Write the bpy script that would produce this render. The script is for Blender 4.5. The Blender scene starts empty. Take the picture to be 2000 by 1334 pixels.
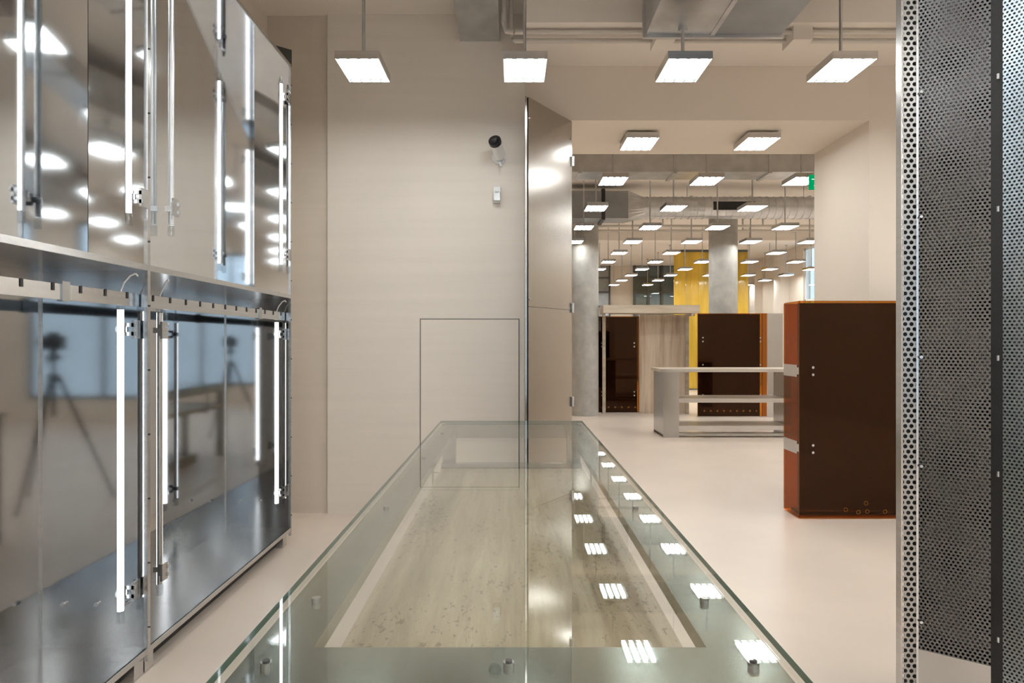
import bpy, bmesh, math
from mathutils import Vector, Matrix
S=bpy.context.scene
try:
    S.view_settings.view_transform='Standard'
    S.view_settings.look='None'
except Exception: pass
S.view_settings.exposure=0.0

# ------------------------------------------------------------------ materials
def newmat(n):
    m=bpy.data.materials.new(n); m.use_nodes=True
    nt=m.node_tree; nt.nodes.clear()
    o=nt.nodes.new('ShaderNodeOutputMaterial')
    return m,nt,o
def pbsdf(nt,col,rough,metal=0.0,spec=0.5):
    b=nt.nodes.new('ShaderNodeBsdfPrincipled')
    b.inputs['Base Color'].default_value=(*col,1)
    b.inputs['Roughness'].default_value=rough
    b.inputs['Metallic'].default_value=metal
    b.inputs['Specular IOR Level'].default_value=spec
    return b
def coords(nt,scale,rot=(0,0,0)):
    tc=nt.nodes.new('ShaderNodeTexCoord'); mp=nt.nodes.new('ShaderNodeMapping')
    mp.inputs['Scale'].default_value=scale; mp.inputs['Rotation'].default_value=rot
    nt.links.new(tc.outputs['Object'],mp.inputs['Vector']); return mp
def noise(nt,mp,scale=1,detail=4,rough=.5,dist=0):
    n=nt.nodes.new('ShaderNodeTexNoise'); n.inputs['Scale'].default_value=scale
    n.inputs['Detail'].default_value=detail; n.inputs['Roughness'].default_value=rough
    n.inputs['Distortion'].default_value=dist
    nt.links.new(mp.outputs[0],n.inputs['Vector']); return n
def ramp(nt,src,stops):
    r=nt.nodes.new('ShaderNodeValToRGB')
    el=r.color_ramp.elements
    while len(el)>1: el.remove(el[-1])
    el[0].position=stops[0][0]; el[0].color=(*stops[0][1],1)
    for p,c in stops[1:]:
        e=el.new(p); e.color=(*c,1)
    nt.links.new(src,r.inputs['Fac']); return r
def bump(nt,src,b,strength,dist=.01):
    bp=nt.nodes.new('ShaderNodeBump'); bp.inputs['Strength'].default_value=strength
    bp.inputs['Distance'].default_value=dist
    nt.links.new(src,bp.inputs['Height']); nt.links.new(bp.outputs[0],b.inputs['Normal'])
def M(n,col,rough=.5,metal=0,var=.0,vscale=(4,4,4),bs=0,bscale=None,bdist=.01,spec=.5,bdetail=3):
    m,nt,o=newmat(n); b=pbsdf(nt,col,rough,metal,spec)
    mp=coords(nt,vscale); nz=noise(nt,mp)
    if var>0:
        lo=tuple(max(0,c*(1-var)) for c in col); hi=tuple(min(1,c*(1+var)) for c in col)
        r=ramp(nt,nz.outputs['Fac'],[(.3,lo),(.7,hi)]); nt.links.new(r.outputs[0],b.inputs['Base Color'])
    if bs>0:
        mp2=coords(nt,bscale or vscale); n2=noise(nt,mp2,detail=bdetail); bump(nt,n2.outputs['Fac'],b,bs,bdist)
    nt.links.new(b.outputs[0],o.inputs[0]); return m
def emis(n,col,st):
    m,nt,o=newmat(n); e=nt.nodes.new('ShaderNodeEmission')
    e.inputs[0].default_value=(*col,1); e.inputs[1].default_value=st
    nt.links.new(e.outputs[0],o.inputs[0]); return m
def sheer(n,tint,ior=1.5,rough=0.0,gl=(1,1,1),body=None,bodyfac=0):
    m,nt,o=newmat(n); t=nt.nodes.new('ShaderNodeBsdfTransparent'); t.inputs[0].default_value=(*tint,1)
    g=nt.nodes.new('ShaderNodeBsdfGlossy'); g.inputs['Roughness'].default_value=rough; g.inputs['Color'].default_value=(*gl,1)
    f=nt.nodes.new('ShaderNodeFresnel')
    # thin sheet: same reflectance from either face (cancel the node's back-face inversion)
    ge=nt.nodes.new('ShaderNodeNewGeometry'); mr=nt.nodes.new('ShaderNodeMapRange')
    mr.inputs['To Min'].default_value=ior; mr.inputs['To Max'].default_value=1/ior
    nt.links.new(ge.outputs['Backfacing'],mr.inputs['Value']); nt.links.new(mr.outputs[0],f.inputs[0])
    src=t.outputs[0]
    if body:
        d=nt.nodes.new('ShaderNodeBsdfDiffuse'); d.inputs[0].default_value=(*body,1)
        mx=nt.nodes.new('ShaderNodeMixShader'); mx.inputs[0].default_value=bodyfac
        nt.links.new(src,mx.inputs[1]); nt.links.new(d.outputs[0],mx.inputs[2]); src=mx.outputs[0]
    x=nt.nodes.new('ShaderNodeMixShader')
    nt.links.new(f.outputs[0],x.inputs[0]); nt.links.new(src,x.inputs[1]); nt.links.new(g.outputs[0],x.inputs[2])
    nt.links.new(x.outputs[0],o.inputs[0]); return m
def perforated(n,col,rough,pitch,r,slot=1.0):
    m,nt,o=newmat(n); b=pbsdf(nt,col,rough,1)
    tc=nt.nodes.new('ShaderNodeTexCoord'); sp=nt.nodes.new('ShaderNodeSeparateXYZ')
    nt.links.new(tc.outputs['UV'],sp.inputs[0])
    def ma(op,a,bv=None,c=None):
        k=nt.nodes.new('ShaderNodeMath'); k.operation=op
        for i,v in enumerate((a,bv,c)):
            if v is None: continue
            if isinstance(v,(int,float)): k.inputs[i].default_value=v
            else: nt.links.new(v,k.inputs[i])
        return k.outputs[0]
    u=ma('DIVIDE',sp.outputs[0],pitch); v=ma('DIVIDE',sp.outputs[1],pitch*.866*slot)
    row=ma('FLOOR',v); off=ma('MULTIPLY',ma('MODULO',row,2.0),.5)
    fu=ma('SUBTRACT',ma('FRACT',ma('ADD',u,off)),.5)
    fv=ma('MULTIPLY',ma('SUBTRACT',ma('FRACT',v),.5),.866)
    d=ma('SQRT',ma('ADD',ma('MULTIPLY',fu,fu),ma('MULTIPLY',fv,fv)))
    h=ma('LESS_THAN',d,r)
    t=nt.nodes.new('ShaderNodeBsdfTransparent'); x=nt.nodes.new('ShaderNodeMixShader')
    nt.links.new(h,x.inputs[0]); nt.links.new(b.outputs[0],x.inputs[1]); nt.links.new(t.outputs[0],x.inputs[2])
    nt.links.new(x.outputs[0],o.inputs[0]); return m

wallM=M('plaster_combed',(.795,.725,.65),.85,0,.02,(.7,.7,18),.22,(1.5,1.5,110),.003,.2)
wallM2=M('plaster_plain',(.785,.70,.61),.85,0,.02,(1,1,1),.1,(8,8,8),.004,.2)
wallD=M('plaster_darker',(.68,.595,.51),.85,0,.02,(.7,.7,18),.22,(1.5,1.5,110),.003,.2)  # darker beige version of the combed plaster
ceilM=M('ceiling_paint',(.85,.78,.71),.9,0,.02,(1,1,1),.1,(5,5,5),.004,.2)
floorM=M('microcement',(.76,.65,.56),.33,0,.05,(1.2,1.2,1.2),.05,(12,12,12),.003,.35)
steel=M('polished_steel',(.72,.735,.75),.05,1,.03,(3,3,3),.02,(1.3,1.3,.7),.02,.5,.5)
steelD=M('dark_mirror_steel',(.52,.525,.53),.05,1,.04,(3,3,3),.03,(1.0,1.0,.6),.02,.5,.5)
steelL=M('locker_steel',(.44,.41,.38),.22,1,.04,(3,3,3),.02,(1.2,1.2,.6),.02,.5,.5)
steelB=M('brushed_steel',(.60,.60,.60),.22,1,.08,(2,2,60))
steelF=M('cabinet_floor_steel',(.46,.46,.46),.18,1,.08,(2,40,2))
steelT=M('table_steel',(.33,.35,.33),.2,1,.06,(30,2,30))
galv=M('galvanised',(.60,.61,.62),.33,1,.14,(5,5,5))
ductB=M('duct_bottom',(.34,.355,.365),.35,.9,.1,(4,4,4))
black=M('black_plastic',(.015,.015,.016),.4)
dark=M('dark_interior',(.03,.03,.032),.5)
white=M('white_plastic',(.85,.85,.84),.35)
concrete=M('concrete',(.42,.405,.37),.8,0,.13,(6,6,6),.2,(25,25,25),.004)
pipeM=M('pipe_paint',(.64,.59,.53),.5)
lampE=emis('lamp_tube_light',(.97,1,.985),35)
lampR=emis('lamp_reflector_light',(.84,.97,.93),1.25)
ledE=emis('led_light',(.95,.98,1),6)
glass=sheer('clear_glass',(.96,.975,.955),1.46)
glassE=sheer('glass_edge',(.30,.45,.38),1.5,.05,(1,1,1),(.08,.17,.14),.7)
acry=sheer('clear_acrylic',(.85,.87,.88),1.6,.02)
amber=sheer('amber_acrylic',(.74,.45,.13),1.42,.0,(.70,.58,.50),(.03,.010,.002),.01)
amberE=sheer('amber_edge',(.8,.35,.06),1.4,.05,(1,1,1),(.42,.15,.01),.5)
amberD=M('smoked_panel',(.010,.0045,.003),.06,spec=.25)
yellow=M('yellow_gloss',(.68,.43,.05),.12,0,.35,(2,2,.4),.6,(5,5,.6),.03)
green=emis('exit_green',(.0,.35,.12),1.0)
signW=emis('exit_white',(.9,1,.93),1.3)
winG=sheer('window_glass',(.8,.86,.9),1.5)
frameD=M('window_frame',(.12,.125,.12),.4,.6)
perfA=perforated('perforated_steel',(.19,.195,.205),.28,.0125,.31)
perfB=perforated('perforated_steel_daylit',(.34,.40,.45),.26,.012,.28)  # paler, bluish base colour stands in for daylight on this panel
perfI=perforated('perforated_steel_inner',(.17,.17,.175),.3,.012,.28)
slotM=perforated('slotted_steel',(.40,.39,.375),.3,.019,.34,1.0)

m,nt,o=newmat('travertine'); b=pbsdf(nt,(.5,.44,.35),.35)
mp=coords(nt,(10,.8,10)); n1=noise(nt,mp,1.2,12,.75,.6)
r1=ramp(nt,n1.outputs['Fac'],[(.30,(.25,.175,.10)),(.42,(.38,.295,.19)),(.54,(.49,.395,.27)),(.68,(.60,.51,.38))])
mp2=coords(nt,(60,26,60)); n2=noise(nt,mp2,1,4,.7)
mp3=coords(nt,(5,1.2,5)); n3=noise(nt,mp3,1,3,.6)
am=nt.nodes.new('ShaderNodeMath'); am.operation='MULTIPLY_ADD'; am.inputs[1].default_value=.5; nt.links.new(n3.outputs['Fac'],am.inputs[0]); nt.links.new(n2.outputs['Fac'],am.inputs[2])
r2=ramp(nt,am.outputs[0],[(.60,(.35,.28,.20)),(.67,(1,1,1))])
mx=nt.nodes.new('ShaderNodeMix'); mx.data_type='RGBA'; mx.blend_type='MULTIPLY'; mx.inputs[0].default_value=.8
nt.links.new(r1.outputs[0],mx.inputs[6]); nt.links.new(r2.outputs[0],mx.inputs[7])
nt.links.new(mx.outputs[2],b.inputs['Base Color']); bump(nt,n2.outputs['Fac'],b,.15,.003)
nt.links.new(b.outputs[0],o.inputs[0]); trav=m
m,nt,o=newmat('travertine_upright'); b=pbsdf(nt,(.5,.44,.35),.35)
mp=coords(nt,(9,9,.8)); n1=noise(nt,mp,1,7,.6,.4)
r1=ramp(nt,n1.outputs['Fac'],[(.3,(.40,.29,.20)),(.5,(.60,.48,.36)),(.7,(.70,.61,.50))])
nt.links.new(r1.outputs[0],b.inputs['Base Color']); nt.links.new(b.outputs[0],o.inputs[0]); travV=m
m,nt,o=newmat('travertine_pale'); b=pbsdf(nt,(.5,.44,.35),.35)
mp=coords(nt,(1,9,9)); n1=noise(nt,mp,1,7,.6,.4)
r1=ramp(nt,n1.outputs['Fac'],[(.3,(.42,.34,.25)),(.5,(.54,.45,.35)),(.7,(.64,.56,.45))])
nt.links.new(r1.outputs[0],b.inputs['Base Color']); nt.links.new(b.outputs[0],o.inputs[0]); travP=m

# ------------------------------------------------------------------ builder
class B:
    def __init__(s,name): s.n=name; s.v=[]; s.f=[]; s.m=[]; s.sm=[]; s.uv={}; s.mats=[]
    def mi(s,mat):
        if mat not in s.mats: s.mats.append(mat)
        return s.mats.index(mat)
    def add(s,vs,fs,mat,smooth=False):
        o=len(s.v); s.v+= [tuple(v) for v in vs]; k=s.mi(mat)
        for f in fs: s.f.append(tuple(i+o for i in f)); s.m.append(k); s.sm.append(smooth)
    def box(s,x0,x1,y0,y1,z0,z1,mat):
        x0,x1=sorted((x0,x1)); y0,y1=sorted((y0,y1)); z0,z1=sorted((z0,z1))
        s.prism([(x0,y0),(x1,y0),(x1,y1),(x0,y1)],z0,z1,mat)
    def prism(s,poly,z0,z1,mat):
        n=len(poly); vs=[(x,y,z0) for x,y in poly]+[(x,y,z1) for x,y in poly]
        fs=[tuple(reversed(range(n))),tuple(range(n,2*n))]+[(i,(i+1)%n,n+(i+1)%n,n+i) for i in range(n)]
        s.add(vs,fs,mat)
    def obox(s,p,q,t,z0,z1,mat,side=1):
        d=Vector((q[0]-p[0],q[1]-p[1])).normalized(); nn=Vector((-d.y,d.x))*t*side
        poly=[p,q,(q[0]+nn.x,q[1]+nn.y),(p[0]+nn.x,p[1]+nn.y)]
        if side<0: poly=poly[::-1]
        s.prism(poly,z0,z1,mat)
    def cyl(s,p,q,r,mat,n=16,r2=None,caps=True):
        p=Vector(p);q=Vector(q); d=(q-p).normalized(); r2=r if r2 is None else r2
        a=Vector((0,0,1)) if abs(d.z)<.9 else Vector((1,0,0))
        u=d.cross(a).normalized(); w=d.cross(u)
        vs=[p+(u*math.cos(t)+w*math.sin(t))*r for t in [2*math.pi*i/n for i in range(n)]]
        vs+=[q+(u*math.cos(t)+w*math.sin(t))*r2 for t in [2*math.pi*i/n for i in range(n)]]
        s.add(vs,[(i,n+i,n+(i+1)%n,(i+1)%n) for i in range(n)],mat,True)
        if caps: s.add(vs,[tuple(range(n)),tuple(reversed(range(n,2*n)))],mat)
    def halftube(s,x,y,z0,z1,r,ang,mE,mB,frac=.62,n=24):
        # first frac of the circumference, centred on direction ang, emits; the rest is an aluminium channel
        vs=[]; st=ang-math.pi*frac
        for z in (z0,z1):
            for i in range(n):
                t=st+2*math.pi*i/n; vs.append((x+r*math.cos(t),y+r*math.sin(t),z))
        for i in range(n):
            s.add([vs[i],vs[(i+1)%n],vs[n+(i+1)%n],vs[n+i]],[(0,1,2,3)],mE if i<n*frac else mB,True)
        s.add(vs,[tuple(reversed(range(n))),tuple(range(n,2*n))],mB)
    def tube(s,pts,r,mat,n=8):
        for a,b_ in zip(pts[:-1],pts[1:]): s.cyl(a,b_,r,mat,n)
    def sphere(s,c,r,mat,n=16,sc=(1,1,1)):
        vs=[];fs=[]; m_=n//2
        for j in range(m_+1):
            ph=math.pi*j/m_
            for i in range(n):
                t=2*math.pi*i/n
                vs.append((c[0]+r*sc[0]*math.sin(ph)*math.cos(t),c[1]+r*sc[1]*math.sin(ph)*math.sin(t),c[2]+r*sc[2]*math.cos(ph)))
        for j in range(m_):
            for i in range(n):
                fs.append((j*n+i,(j+1)*n+i,(j+1)*n+(i+1)%n,j*n+(i+1)%n))
        s.add(vs,fs,mat,True)
    def pquad(s,p,q,z0,z1,mat):
        L=math.dist(p,q); k=len(s.f)
        s.add([(p[0],p[1],z0),(q[0],q[1],z0),(q[0],q[1],z1),(p[0],p[1],z1)],[(0,1,2,3)],mat)
        s.uv[k]=[(0,z0),(L,z0),(L,z1),(0,z1)]
    def mesh(s,origin):
        me=bpy.data.meshes.new(s.n)
        me.from_pydata([(x-origin[0],y-origin[1],z-origin[2]) for x,y,z in s.v],[],s.f)
        for mt in s.mats: me.materials.append(mt)
        uvl=me.uv_layers.new(name='UVMap')
        for p in me.polygons:
            p.material_index=s.m[p.index]; p.use_smooth=s.sm[p.index]
            if p.index in s.uv:
                for li,c in zip(p.loop_indices,s.uv[p.index]): uvl.data[li].uv=c
        me.validate(); me.update(); return me
    def done(s,bevel=0,origin=None):
        xs=[v[0] for v in s.v];ys=[v[1] for v in s.v];zs=[v[2] for v in s.v]
        og=origin or ((min(xs)+max(xs))/2,(min(ys)+max(ys))/2,min(zs))
        me=s.mesh(og); ob=bpy.data.objects.new(s.n,me); ob.location=og
        S.collection.objects.link(ob)
        if bevel:
            md=ob.modifiers.new('bevel','BEVEL'); md.width=bevel; md.segments=2; md.limit_method='ANGLE'
        return ob

CZ=4.06; CH=1.4
def simple(name,x0,x1,y0,y1,z0,z1,mat):
    b=B(name); b.box(x0,x1,y0,y1,z0,z1,mat); return b.done()

# ------------------------------------------------------------------ room shell
simple('floor',-2.2,8.3,-6.2,24.3,-.1,0,floorM)
simple('ceiling',-2.2,8.3,-6.2,24.3,CZ,CZ+.12,ceilM)
simple('wall_left',-2.2,-2.0,-6,24.0,0,CZ,wallM2)
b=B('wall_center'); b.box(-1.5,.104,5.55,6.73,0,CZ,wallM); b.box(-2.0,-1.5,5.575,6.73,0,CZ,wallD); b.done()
simple('wall_opening_side',2.98,8.1,5.7,6.73,0,CZ,wallM2)
simple('wall_opening_header',.104,2.98,5.7,6.73,3.247,CZ,wallM2)
simple('ceiling_beam',.104,6.0,4.92,5.7,3.70,CZ,ceilM)
simple('ceiling_beam',-2.0,8.0,10.0,10.35,3.84,CZ,ceilM)
simple('ceiling_beam',-2.0,8.0,16.2,16.6,3.80,CZ,ceilM)
simple('wall_right',6.0,6.2,-6,5.7,0,CZ,wallM2)
b=B('wall_side_far')
b.box(8.0,8.2,6.73,17.2,0,CZ,wallM2); b.box(8.0,8.2,18.75,24,0,CZ,wallM2)
b.box(8.0,8.2,17.2,18.75,0,.5,wallM2); b.box(8.0,8.2,17.2,18.75,3.95,CZ,wallM2)
b.box(7.75,8.0,19.7,20.2,0,CZ,wallM); b.box(7.75,8.0,21.8,22.3,0,CZ,wallM); b.done()
b=B('window_1')
for y in (17.2,17.97,18.71): b.box(8.05,8.11,y,y+.05,.5,3.95,white)
for z in (.5,2.5,3.9): b.box(8.05,8.11,17.2,18.76,z,z+.05,white)
b.box(8.075,8.08,17.2,18.75,.5,3.95,winG); b.done()
simple('wall_far',-2,8.2,24,24.2,0,CZ,wallM2)
b=B('glazed_screen')
for i in range(4): b.box(4.25+i*.48,4.33+i*.48,23.85,23.95,.0,CZ,frameD)
for i in range(8): b.box(4.25,5.77,23.88,23.93,.1+i*.5,.16+i*.5,frameD)
b.box(4.25,5.77,23.90,23.905,0,CZ,winG); b.box(4.25,5.77,23.95,23.99,0,CZ,ductB); b.done()
b=B('glazed_screen')
b.box(2.9,2.94,23.85,23.95,0,CZ,frameD); b.box(3.4,3.44,23.85,23.95,0,CZ,frameD)
for i in range(8): b.box(2.9,3.44,23.88,23.93,.1+i*.5,.16+i*.5,frameD)
b.box(2.9,3.44,23.95,23.99,0,CZ,ductB)
b.done()
b=B('wall_rear')
b.box(-2.2,6.2,-6.2,-6,0,.4,wallM2); b.box(-2.2,6.2,-6.2,-6,3.3,CZ,wallM2)
for x0,x1 in ((-2.2,-1.4),(1.2,1.8),(4.4,6.2)): b.box(x0,x1,-6.2,-6,.4,3.3,wallM2)
b.done()
for i,(x0,x1) in enumerate(((-1.4,1.2),(1.8,4.4))):
    b=B('window_%d'%(2+i))
    for x in (x0,(x0+x1)/2-.03,x1-.06): b.box(x,x+.06,-6.12,-6.05,.4,3.3,frameD)
    for z in (.4,2.4,3.24): b.box(x0,x1,-6.12,-6.05,z,z+.06,frameD)
    b.box(x0,x1,-6.09,-6.085,.4,3.3,winG); b.done()

# service hatch in wall
b=B('service_hatch')
X0,X1=-.741,.054; Z0,Z1=.34,1.579
b.box(X0,X1,5.540,5.55,Z0,Z1,wallM)
t=.006
for a in ((X0-t,X0,Z0-t,Z1+t),(X1,X1+t,Z0-t,Z1+t),(X0,X1,Z1,Z1+t),(X0,X1,Z0-t,Z0)):
    b.box(a[0],a[1],5.545,5.55,a[2],a[3],dark)
b.done()
# security camera
b=B('security_camera')
cx,cz=-.118,2.93
b.cyl((cx+.012,5.55,cz-.04),(cx+.012,5.52,cz-.04),.055,white,24)
b.cyl((cx+.012,5.52,cz-.04),(cx,5.46,cz-.01),.02,white,12)
b.cyl((cx+.02,5.50,cz-.035),(cx-.012,5.36,cz+.03),.046,white,24)
b.cyl((cx-.012,5.36,cz+.03),(cx-.018,5.335,cz+.041),.05,black,24)
b.sphere((cx-.018,5.335,cz+.041),.034,black,16)
b.cyl((cx+.02,5.50,cz-.09),(cx+.035,5.47,cz-.13),.01,white,10)
b.done()
b=B('motion_detector')
b.box(-.152,-.09,5.50,5.55,2.52,2.65,white); b.box(-.15,-.092,5.485,5.50,2.53,2.60,galv); b.cyl((-.12,5.50,2.615),(-.12,5.485,2.615),.012,white,12)
b.done(.006)

# ------------------------------------------------------------------ pendant lights
LW,LL,LH=.287,.40,.05
def lamp_mesh(rod):
    b=B('pendant_light'); w=LW/2; l=LL/2; t=.004
    b.box(-w,w,-l,l,LH-t,LH,steelB)
    b.box(-w,w,-l,-l+t,0,LH-t,steelB); b.box(-w,w,l-t,l,0,LH-t,steelB)
    b.box(-w,-w+t,-l+t,l-t,0,LH-t,steelB); b.box(w-t,w,-l+t,l-t,0,LH-t,steelB)
    n=4; cw=(LW-2*t)/n
    for i in range(n):
        xc=-w+t+cw*(i+.5); seg=6; vs=[]
        for k in range(seg+1):
            a=math.pi*k/seg; vs+=[(xc-cw/2*math.cos(a),-l+t,.006+.034*math.sin(a)),(xc-cw/2*math.cos(a),l-t,.006+.034*math.sin(a))]
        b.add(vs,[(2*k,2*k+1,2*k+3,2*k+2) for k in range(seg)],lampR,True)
        b.cyl((xc,-l+t+.012,.020),(xc,l-t-.012,.020),.0185,lampE,12)
    for sx in (-1,1):
        for sy in (-1,1): b.cyl((sx*(w-.02),sy*(l-.02),LH),(sx*(w-.02),sy*(l-.02),LH+.006),.006,galv,8)
    if rod>.03:
        b.cyl((0,0,LH),(0,0,LH+rod),.011,galv,10); b.cyl((0,0,LH+rod-.03),(0,0,LH+rod),.03,galv,16)
        b.cyl((0,0,LH),(0,0,LH+.03),.02,galv,12)
    else:
        b.box(-.05,.05,-.1,.1,LH,LH+rod,galv)
    return b.mesh((0,0,0))
meshes={}
def lamp(x,y,z,top):
    rod=round(top-z-LH,4)
    if rod not in meshes: meshes[rod]=lamp_mesh(rod)
    ob=bpy.data.objects.new('pendant_light',meshes[rod]); ob.location=(x,y,z); S.collection.objects.link(ob)
ZL=3.215
cols=[-.995,.085,1.145,2.205,3.28,4.36,5.44,6.5,7.55]
for j in range(-6,13):
    y=4.58+1.58*j
    for c in cols:
        if j<=0:
            if c>5.6: continue
            lamp(c,y,ZL,3.51 if abs(c-1.145)<.01 else CZ)
        elif j==1:
            if c in (1.145,2.205): lamp(c,y,3.18,3.247)
        else:
            if c<.5 or y>23.5: continue
            if c<5.6 or j<12: lamp(c,y,ZL,3.84 if 10<=y<=10.35 else CZ)

# ------------------------------------------------------------------ ducts & pipes
b=B('ventilation_duct'); b.box(-.42,-.10,-5.9,5.55,3.84,CZ,galv)
for y in (-3,-1,1,3,4.6): b.box(-.44,-.08,y,y+.03,3.83,CZ,galv)
b.done()
b=B('ventilation_duct'); b.box(.92,1.375,-5.9,4.72,3.51,3.86,galv); b.box(1.375,1.85,-5.9,4.72,3.51,3.86,ductB)  # right half darker: a dark reflection put into the metal colour
for y in (-3,-1,1,3,4.69): b.box(.90,1.87,y,y+.03,3.49,3.88,galv)
b.box(1.36,1.39,-5.9,4.71,3.50,3.52,galv)
for y in (-3.5,0,3.8):
    for x in (.95,1.82): b.cyl((x,y,3.86),(x,y,CZ),.006,galv,8)
b.done()
b=B('ceiling_pipe')
for y,z in ((5.02,3.675),(5.12,3.655)): 
    b.cyl((.02,y,z),(6.0,y,z),.018,pipeM,12)
for x in (1.12,2.12,3.4): b.box(x-.07,x+.07,4.97,5.18,3.60,3.70,ceilM)
b.tube([(.02,5.02,3.675),(-.04,5.06,3.70),(-.06,5.1,3.78),(-.06,5.1,CZ)],.02,pipeM,12)
b.tube([(.02,5.12,3.655),(.0,5.2,3.70),(-.01,5.2,CZ)],.016,pipeM,12)
b.done()
b=B('ceiling_pipe')
b.cyl((.1,4.75,3.90),(6,4.75,3.90),.02,pipeM,12); 
for x in (.6,2.4,4.4): b.box(x-.02,x+.02,4.73,4.77,3.92,CZ,galv)
b.done()
b=B('ventilation_duct'); b.box(-1.9,7.9,8.25,8.65,3.45,3.67,galv)
for i in range(9): b.box(-1.5+i*1.15,-1.46+i*1.15,8.23,8.67,3.43,3.69,galv)
for i in range(6): b.cyl((-1.2+i*1.6,8.45,3.67),(-1.2+i*1.6,8.45,CZ),.008,galv,8)
b.done()
b=B('spiral_duct'); zc=3.69
b.cyl((2.25,11.7,zc),(7.9,11.7,zc),.185,galv,32)
for i in range(46): b.cyl((2.3+i*.12,11.7,zc),(2.315+i*.12,11.7,zc),.192,galv,32)
b.box(-1.9,1.95,11.45,11.95,3.47,3.93,ductB); b.box(1.5,1.56,11.42,11.98,3.44,3.96,black)
k=[]; n=32
for i in range(n):
    t=2*math.pi*i/n; k.append((2.25,11.7+.185*math.cos(t),zc+.185*math.sin(t)))
k2=[]
for i in range(n):
    t=2*math.pi*i/n; c_,s_=math.cos(t),math.sin(t); q=max(abs(c_),abs(s_)); k2.append((1.95,11.7+.25*c_/q,3.70+.23*s_/q))
b.add(k+k2,[(i,n+i,n+(i+1)%n,(i+1)%n) for i in range(n)],galv)
b.box(3.4,4.1,11.50,11.56,3.62,3.76,black)
for i in range(5): b.cyl((-1+i*2,11.7,3.86),(-1+i*2,11.7,CZ),.008,galv,8)
b.done()
b=B('ceiling_pipe')
for y,z in ((9.75,3.78),(9.85,3.78),(13.6,3.7),(14.8,3.8),(7.3,3.85)):
    b.cyl((-1.9,y,z),(7.9,y,z),.025,pipeM,10)
    for i in range(5): b.box(-1+i*2-.015,-1+i*2+.015,y-.015,y+.015,z,CZ,galv)
b.done()
for x,y in ((1.38,13.0),(4.02,13.0)):
    b=B('concrete_column'); b.cyl((x,y,0),(x,y,CZ),.265,concrete,48); b.done()

# exit sign
b=B('exit_sign'); x0,x1,y,z0,z1=3.25,3.57,7.45,3.06,3.22
b.box(x0,x1,y,y+.03,z0,z1,green)
for x in (x0+.05,x1-.05): b.cyl((x,y+.015,z1),(x,y+.015,CZ),.005,galv,8)
yy=y-.004
b.sphere((x0+.115,yy,z1-.03),.012,signW,10,(1,.3,1))
def bar(p,q,r=.007): b.cyl((p[0],yy,p[1]),(q[0],yy,q[1]),r,signW,6)
bar((x0+.11,z1-.045),(x0+.095,z1-.09),.011); bar((x0+.11,z1-.05),(x0+.14,z1-.07)); bar((x0+.105,z1-.05),(x0+.075,z1-.065))
bar((x0+.095,z1-.09),(x0+.125,z1-.115)); bar((x0+.125,z1-.115),(x0+.115,z1-.145)); bar((x0+.095,z1-.09),(x0+.075,z1-.12)); bar((x0+.075,z1-.12),(x0+.045,z1-.12))
b.box(x0+.19,x0+.25,yy-.002,yy+.002,z0+.015,z1-.015,signW)
bar((x0+.02,z1-.05),(x0+.05,z1-.05),.004)
b.done()

# ------------------------------------------------------------------ left steel cabinet wall
FX=-1.53; BXl=-1.98; T=.022
mods=[(1.02,2.87),(2.87,4.72)]
b=B('steel_display_cabinet')
ZB,ZM,ZT=.115,1.71,3.30
b.box(BXl-.012,BXl,1.02,4.72,ZB,ZM,steelD)
b.box(BXl-.012,BXl,1.02,4.72,ZM,ZT,steelB)
for y0,y1 in mods:
    b.obox((-1.550,y0+.006),(-1.78,y1-.006),.012,ZM+.012,ZT-.01,steel,1)
b.box(BXl-.012,FX,1.02,4.72,ZB-.025,ZB,steelF)
b.box(BXl-.012,FX,1.02,4.72,ZM-.012,ZM+.012,steelF)
b.box(BXl-.012,FX,1.02,4.72,ZT-.01,ZT+.01,steel)
for y in (1.02,2.87,4.72):
    b.box(BXl,FX,y-.004,y+.004,ZB,ZM-.012,steelD)
    b.box(BXl,FX,y-.004,y+.004,ZM+.012,ZT-.01,steel)
    b.box(FX-.012,FX+.004,y-T/2,y+T/2,.06,ZT,steelB)
    for i in range(12): 
        z=.2+i*.27; b.cyl((FX+.004,y,z),(FX+.008,y,z),.004,dark,8)
    b.box(BXl,BXl+.006,y-.010,y-.004,ZB,ZM-.012,steelB)
for z in (ZB-.025,ZM-.013,ZT-.012): b.box(FX-.006,FX+.003,1.02,4.72,z,z+.025,steelB)
for y0,y1 in mods:
    b.box(FX-.045,FX-.035,y0+.02,y1-.02,1.545,1.60,steelB)
    for i in range(12):
        yy=y0+.1+i*.15
        if yy<y1-.05: b.box(FX-.034,FX-.032,yy,yy+.012,1.575,1.602,black)
    b.box(FX-.05,FX-.03,y1-.5,y1-.46,1.54,1.61,steelF)
b.add([(-1.55,4.73,3.30),(FX+.004,4.73,3.30),(FX+.004,4.73,3.42),(-1.70,4.73,3.47),(-1.70,4.73,3.30)],[(0,1,2,3,4)],frameD)
b.box(BXl,FX-.08,1.1,4.62,0,ZB-.025,dark)
for y in (1.05,2.80,2.88,4.62): b.box(FX-.10,FX-.02,y,y+.07,0,ZB-.025,steelB)
for y in (2.865,4.715):
    for x in (-1.62,-1.74,-1.88):
        b.cyl((x,y,.30),(x,y-.012,.30),.009,steelB,12)
b.done()

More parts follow.
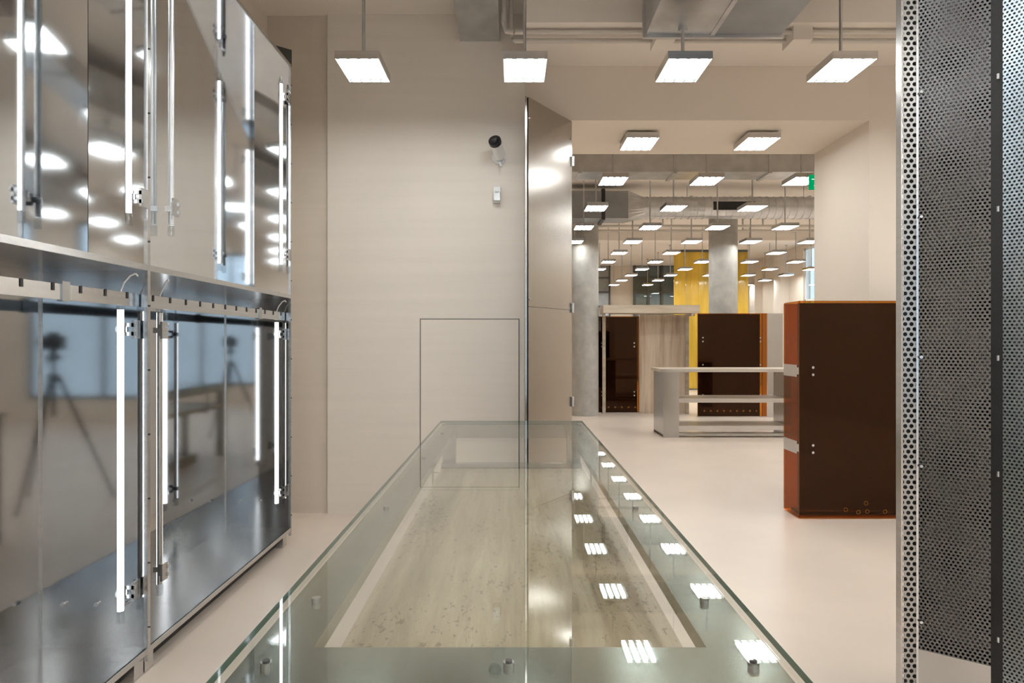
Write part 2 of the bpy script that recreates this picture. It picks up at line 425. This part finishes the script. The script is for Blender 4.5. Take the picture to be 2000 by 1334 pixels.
def led(x,y,z0,z1,ang,sgn,cable=True,frac=.62):
    b=B('led_tube'); r=.0125
    b.halftube(x,y,z0+.03,z1-.02,r,ang,ledE,galv,frac)
    b.cyl((x,y,z0-.02),(x,y,z0+.03),.015,acry,16); b.cyl((x,y,z1-.02),(x,y,z1+.005),.015,acry,16)
    b.cyl((x,y,z1-.0),(x,y,z1+.03),.008,white,10)
    for z in (z0+.10,z1-.10):
        b.box(x-.02,x+.02,y+.012*sgn,y+.02*sgn,z-.012,z+.012,steelB)
        b.box(x+.01,x+.05,y+.016*sgn,y+.026*sgn,z-.026,z-.010,steelB)
        b.box(x+.01,x+.05,y+.016*sgn,y+.026*sgn,z+.010,z+.026,steelB)
        b.box(x+.035,x+.045,y+.016*sgn,y+.065*sgn,z-.038,z+.038,steelB)
        b.cyl((x-.013,y,z),(x+.016,y,z),.0155,acry,12)
    if cable:
        b.tube([(x,y,z1+.03),(x+.002,y,z1+.06),(x+.015,y,z1+.09),(x+.035,y+.01*sgn,z1+.12),(x+.05,y+.02*sgn,z1+.13),(x+.055,y+.03*sgn,z1+.12)],.0035,white,8)
    b.done()
led(-1.60,2.79,.27,1.55,-math.pi/2,1,True); led(-1.60,4.64,.27,1.55,-math.pi/2,1,True); led(-1.60,3.10,.27,1.55,math.pi*.7,-1,True)
AU=math.radians(-42)
led(-1.568,2.79,1.895,3.17,AU,1,False,.34); led(-1.572,4.64,1.895,3.17,AU,1,False,.34); led(-1.538,3.08,1.895,3.17,math.pi*.6,-1,False,.3)

# ------------------------------------------------------------------ tall steel locker by the opening
b=B('steel_locker')
P0=Vector((.123,5.12)); P1=Vector((.499,5.69)); HT=3.235
b.prism([(.110,5.14),tuple(P0),tuple(P1),(.110,5.69)],.02,HT,steelL)
b.box(.098,.112,5.10,5.69,.0,HT,steelL)
d=(P1-P0).normalized(); nrm=Vector((d.y,-d.x))
for z in (1.72,3.08,.12):
    for k in (.03,.97):
        c=P0.lerp(P1,k); b.cyl((c.x,c.y,z),(c.x+nrm.x*.006,c.y+nrm.y*.006,z),.008,steelB,10)
a0=P0+nrm*.002; a1=P1+nrm*.002
b.obox(tuple(a0),tuple(a1),.004,1.66,1.664,frameD)
for z in (1.68,2.9,.9): b.cyl((.505,5.68,z-.04),(.505,5.68,z+.04),.012,galv,10)
b.box(.12,.40,5.60,5.68,0,.02,dark)
b.done()

# ------------------------------------------------------------------ glass display table
b=B('glass_display_table')
x0,x1,y0,y1,zt=-.447,.440,.985,4.30,.90
b.box(x0,x1,y0,y1,zt-.012,zt,glass)
e=.0015
for a in ((x0-e,x0,y0,y1),(x1,x1+e,y0,y1),(x0,x1,y0-e,y0),(x0,x1,y1,y1+e)): b.box(a[0],a[1],a[2],a[3],zt-.012,zt,glassE)
R=.10; zr=zt-.016
b.box(x0+.012,x0+.012+R,y0+.03,y1-.03,zr-.004,zr,steelT); b.box(x1-.012-R,x1-.012,y0+.03,y1-.03,zr-.004,zr,steelT)
for xs in (x0+.012,x1-.016): b.box(xs,xs+.004,y0+.03,y1-.03,zr-.09,zr-.004,steelT)
for xs in (x0+.012+R-.004,x1-.012-R): b.box(xs,xs+.004,y0+.03,y1-.03,zr-.03,zr-.004,steelT)
b.box(x0+.03,x1-.03,y0+.012,y0+.16,zr-.002,zr+.003,steelT); b.box(x0+.03,x1-.03,y0+.012,y0+.016,zr-.09,zr,steelT); b.box(x0+.03,x1-.03,y0+.156,y0+.16,zr-.03,zr,steelT)
b.box(x0+.03,x1-.03,y1-.10,y1-.012,zr-.002,zr+.003,steelT); b.box(x0+.03,x1-.03,y1-.016,y1-.012,zr-.09,zr,steelT)
for x in (x0+.06,-.005,x1-.06): b.cyl((x,y0+.09,zr),(x,y0+.09,zr+.012),.009,steelB,16); b.cyl((x,y0+.09,zr+.012),(x,y0+.09,zr+.0145),.006,dark,6)
for y in (1.35,2.1,3.0,3.8):
    for x in (x0+.06,x1-.06): b.cyl((x,y,zr),(x,y,zr+.01),.009,steelB,12)
for x in (x0+.02,x1-.10):
    for y in (y0+.03,y1-.11): b.box(x,x+.08,y,y+.08,0,zr-.004,steelT)
b.box(x0+.02,x1-.02,4.10,4.16,.565,.665,steelT); b.box(x0+.02,x1-.02,1.08,1.12,.565,.65,steelT)
b.box(-.425,.425,1.13,4.08,.60,.64,trav)
for y in (1.5,3.7):
    b.box(-.43,.42,y,y+.04,.575,.60,steelT)
    for x in (-.434,.427): b.box(x,x+.006,y,y+.04,.575,zr-.09,steelT)
b.box(-.30,.30,1.5,3.8,0,.10,trav)
for x in (-.25,.19):
    for y in (1.6,3.64): b.box(x,x+.06,y,y+.06,.10,.575,steelT)
b.done()

# ------------------------------------------------------------------ amber display case
b=B('amber_display_case'); ax0,ax1,ay0,ay1,az0,az1=2.262,3.35,5.38,5.685,.01,1.72
t=.012
b.box(ax0,ax1,ay0,ay0+t,az0,az1,amber); b.box(ax0,ax1,ay1-t,ay1,az0,az1-.01,amber)
b.box(ax0,ax0+t,ay0+t,ay1-t,az0,az1,amber); b.box(ax1-t,ax1,ay0+t,ay1-t,az0,az1,amber)
b.box(ax0+.014,ax1-.05,ay0+.05,ay0+.062,az0+.05,az1-.015,amberD)
b.box(ax0+.05,ax1-.05,ay0+.12,ay1-.03,az0,az0+.02,amberD)
b.box(ax0+.02,ax1-.02,ay0+.09,ay1-.02,.9,.91,amber)
for x in (ax0,ax1-.002): b.box(x-.001,x+.001,ay0-.001,ay0+.001,az0,az1,amberE)
b.box(ax0,ax1,ay0-.001,ay0+.002,az1-.001,az1+.001,amberE)
b.box(ax0,ax1,ay1-.003,ay1,az1-.014,az1-.008,amberE)
for z0,z1 in ((1.12,1.215),(.51,.61)): 
    b.box(ax0-.004,ax0,ay0+.03,ay1-.01,z0,z1,steelD); b.box(ax0-.004,ax0+.0,ay0+.0,ay0+.03,z0+.02,z1-.02,steelD)
for z in (1.138,1.195,.525,.582):
    b.cyl((2.37,ay0,z),(2.37,ay0-.008,z),.010,steelB,16)
for i,(x,z) in enumerate(((2.63,.075),(2.73,.055),(2.79,.125),(2.80,.06),(2.94,.06))):
    n=20; r=.017
    vs=[];
    for rr in (r,r*.72):
        for q in range(n): 
            a=2*math.pi*q/n; vs.append((x+rr*math.cos(a),ay0-.001,z+rr*math.sin(a)))
    b.add(vs,[(q,(q+1)%n,n+(q+1)%n,n+q) for q in range(n)],amberE)
b.done()

# back counter / partitions
b=B('amber_partition'); b.box(1.66,2.47,13.30,13.33,.02,1.89,amber); b.box(1.68,2.45,13.36,13.38,.02,1.88,amberD)
b.box(1.66,2.47,13.29,13.40,0,.02,steelB); b.box(2.46,2.475,13.295,13.335,.02,1.89,amberE)
for x in (1.75,2.38):
    for z in (.35,.42,1.3,1.37): b.cyl((x,13.30,z),(x,13.285,z),.015,steelB,10)
for i in range(6): b.cyl((1.75+i*.13,13.30,.12),(1.75+i*.13,13.295,.12),.018,amberE,14)
b.done()
b=B('travertine_partition'); b.box(2.485,3.41,13.30,13.40,0,1.92,travV); b.box(2.485,2.49,13.28,13.30,0,1.92,steelB); b.done()
b=B('amber_partition'); b.box(3.43,4.70,12.60,12.63,.02,1.92,amber); b.box(3.45,4.60,12.67,12.69,.02,1.91,amberD)
b.box(3.43,4.70,12.59,12.70,0,.02,steelB); b.box(4.62,4.705,12.595,12.635,.02,1.92,amberE)
for x in (3.52,4.58):
    for z in (.35,.42,.9,.97,1.4,1.47): b.cyl((x,12.60,z),(x,12.585,z),.014,steelB,10)
for i in range(9): b.cyl((3.55+i*.12,12.60,.12),(3.55+i*.12,12.595,.12),.018,amberE,14)
b.done()
b=B('mirror_panel'); b.box(4.72,5.0,12.6,12.63,0,1.92,steelD); b.box(4.72,5.0,12.595,12.60,1.9,1.92,steelB); b.done()
b=B('travertine_counter'); b.box(1.70,3.50,12.72,13.25,1.93,2.08,travP)
for x in (1.75,3.36): 
    b.box(x,x+.06,13.19,13.25,0,1.93,travP)
    b.box(x,x+.06,12.78,13.19,1.88,1.93,steelB)
b.done()

# shelf bench
b=B('travertine_shelf_bench'); sx0,sx1,sy0,sy1=2.20,4.3,9.93,10.6
b.box(sx0-.04,sx1,sy0-.01,sy1,.955,1.0,travP); b.box(sx0-.04,sx1,sy0-.012,sy0-.008,.955,.998,steelB)
for x in (sx0,sx1-.24):
    b.box(x,x+.23,sy0,sy0+.02,.0,.955,steelF); b.box(x,x+.02,sy0+.02,sy1-.02,.04,.955,steelF); b.box(x,x+.23,sy1-.02,sy1,0,.955,steelF)
for z0,z1 in ((.52,.57),(.12,.17)):
    b.box(sx0+.03,sx1-.04,sy0+.025,sy1-.025,z0,z1,travP); b.box(sx0+.23,sx1-.24,sy0+.01,sy0+.024,z0-.01,z1,steelB)
b.box(sx0+.23,sx1-.24,sy0+.03,sy0+.05,.02,.06,steelF)
b.done()

# yellow panel screen
b=B('yellow_screen')
for i in range(6):
    xa=4.7+i*.36; dy=.08 if i%2 else 0
    b.obox((xa,19.8+dy),(xa+.355,19.88-dy),.02,0.03,4.0,yellow)
b.box(4.7,6.86,19.78,19.92,0,.03,frameD); b.box(4.7,6.86,19.78,19.92,4.0,CZ,frameD)
b.done()

# ------------------------------------------------------------------ perforated steel cabinet at right
b=B('perforated_steel_cabinet')
A=(1.304,2.2); Bp=(1.459,2.08); L0=(1.260,2.205); C1=(1.475,2.052); D1=(1.72,1.70)
ZP=3.0
b.pquad(L0,A,.02,ZP,slotM); b.pquad((L0[0]+.012,L0[1]+.012),(A[0]+.01,A[1]+.012),.02,ZP,dark)
b.pquad(A,Bp,.41,ZP,perfA)
b.obox(A,Bp,.006,.02,.41,steelD)
b.pquad((1.34,2.26),(1.50,2.13),.41,ZP,perfI)
b.obox(Bp,C1,.03,.0,ZP,black)
b.pquad(C1,D1,.02,ZP,perfB)
b.pquad((1.53,2.08),(1.78,1.73),.02,ZP,perfI)
for p in (L0,): b.obox((p[0]-.003,p[1]),(p[0]+.003,p[1]),.03,.0,ZP,steelB)
b.obox((A[0]-.003,A[1]-.003),(A[0]+.004,A[1]-.004),.01,.0,ZP,steelB)
b.prism([(1.52,2.36),(1.80,2.0),(2.2,2.2),(1.72,2.75)],0,ZP,dark)
b.prism([(1.265,2.21),(1.46,2.09),(1.72,1.705),(1.80,2.0),(1.52,2.36)],ZP,ZP+.02,steelD)
b.prism([(1.265,2.21),(1.46,2.09),(1.72,1.705),(1.80,2.0),(1.52,2.36)],0,.02,steelD)
b.obox((1.285,2.225),(1.52,2.36),.006,.02,ZP,dark)
b.obox((1.725,1.70),(1.80,2.0),.006,.02,ZP,steelD)
for z in (.5,1.0,1.35,1.8,2.2,2.7): 
    b.cyl((1.467,2.06,z-.008),(1.467,2.06,z+.008),.004,galv,10); b.cyl((1.312,2.19,z),(1.311,2.185,z),.005,steelB,8)
b.done()

# ------------------------------------------------------------------ photographer's tripod (seen in the steel)
b=B('camera_tripod')
b.box(-.075,.075,-.22,-.12,1.33,1.45,black); b.box(-.035,.035,-.20,-.14,1.45,1.48,black)
b.cyl((0,-.12,1.39),(0,-.03,1.39),.04,black,24)
b.cyl((0,-.17,1.33),(0,-.17,1.27),.03,black,16); b.box(-.04,.04,-.21,-.13,1.24,1.28,black)
b.cyl((0,-.17,1.26),(0,-.17,.75),.016,black,12); b.cyl((0,-.17,1.12),(0,-.17,1.05),.045,black,16)
b.cyl((0,-.17,1.26),(.14,-.28,1.20),.008,black,8)
for a in (90,210,330):
    c_,s_=math.cos(math.radians(a)),math.sin(math.radians(a))
    p1=Vector((.04*c_,-.17+.04*s_,1.09)); p2=Vector((.45*c_,-.17+.45*s_,.015)); pm=p1.lerp(p2,.5)
    b.cyl(p1,pm,.017,black,10); b.cyl(pm,p2,.011,black,10); b.sphere(p2,.015,black,8)
b.done()

# ------------------------------------------------------------------ world & camera
w=bpy.data.worlds.new('daylight'); S.world=w; w.use_nodes=True
bg=w.node_tree.nodes['Background']; bg.inputs[0].default_value=(.82,.92,1,1); bg.inputs[1].default_value=1.8
cd=bpy.data.cameras.new('camera'); cam=bpy.data.objects.new('camera',cd); S.collection.objects.link(cam)
cam.location=(0,0,CH); cam.rotation_euler=(math.pi/2,0,0); cd.lens=24; cd.sensor_width=36; cd.clip_start=.05; cd.clip_end=200
S.camera=cam
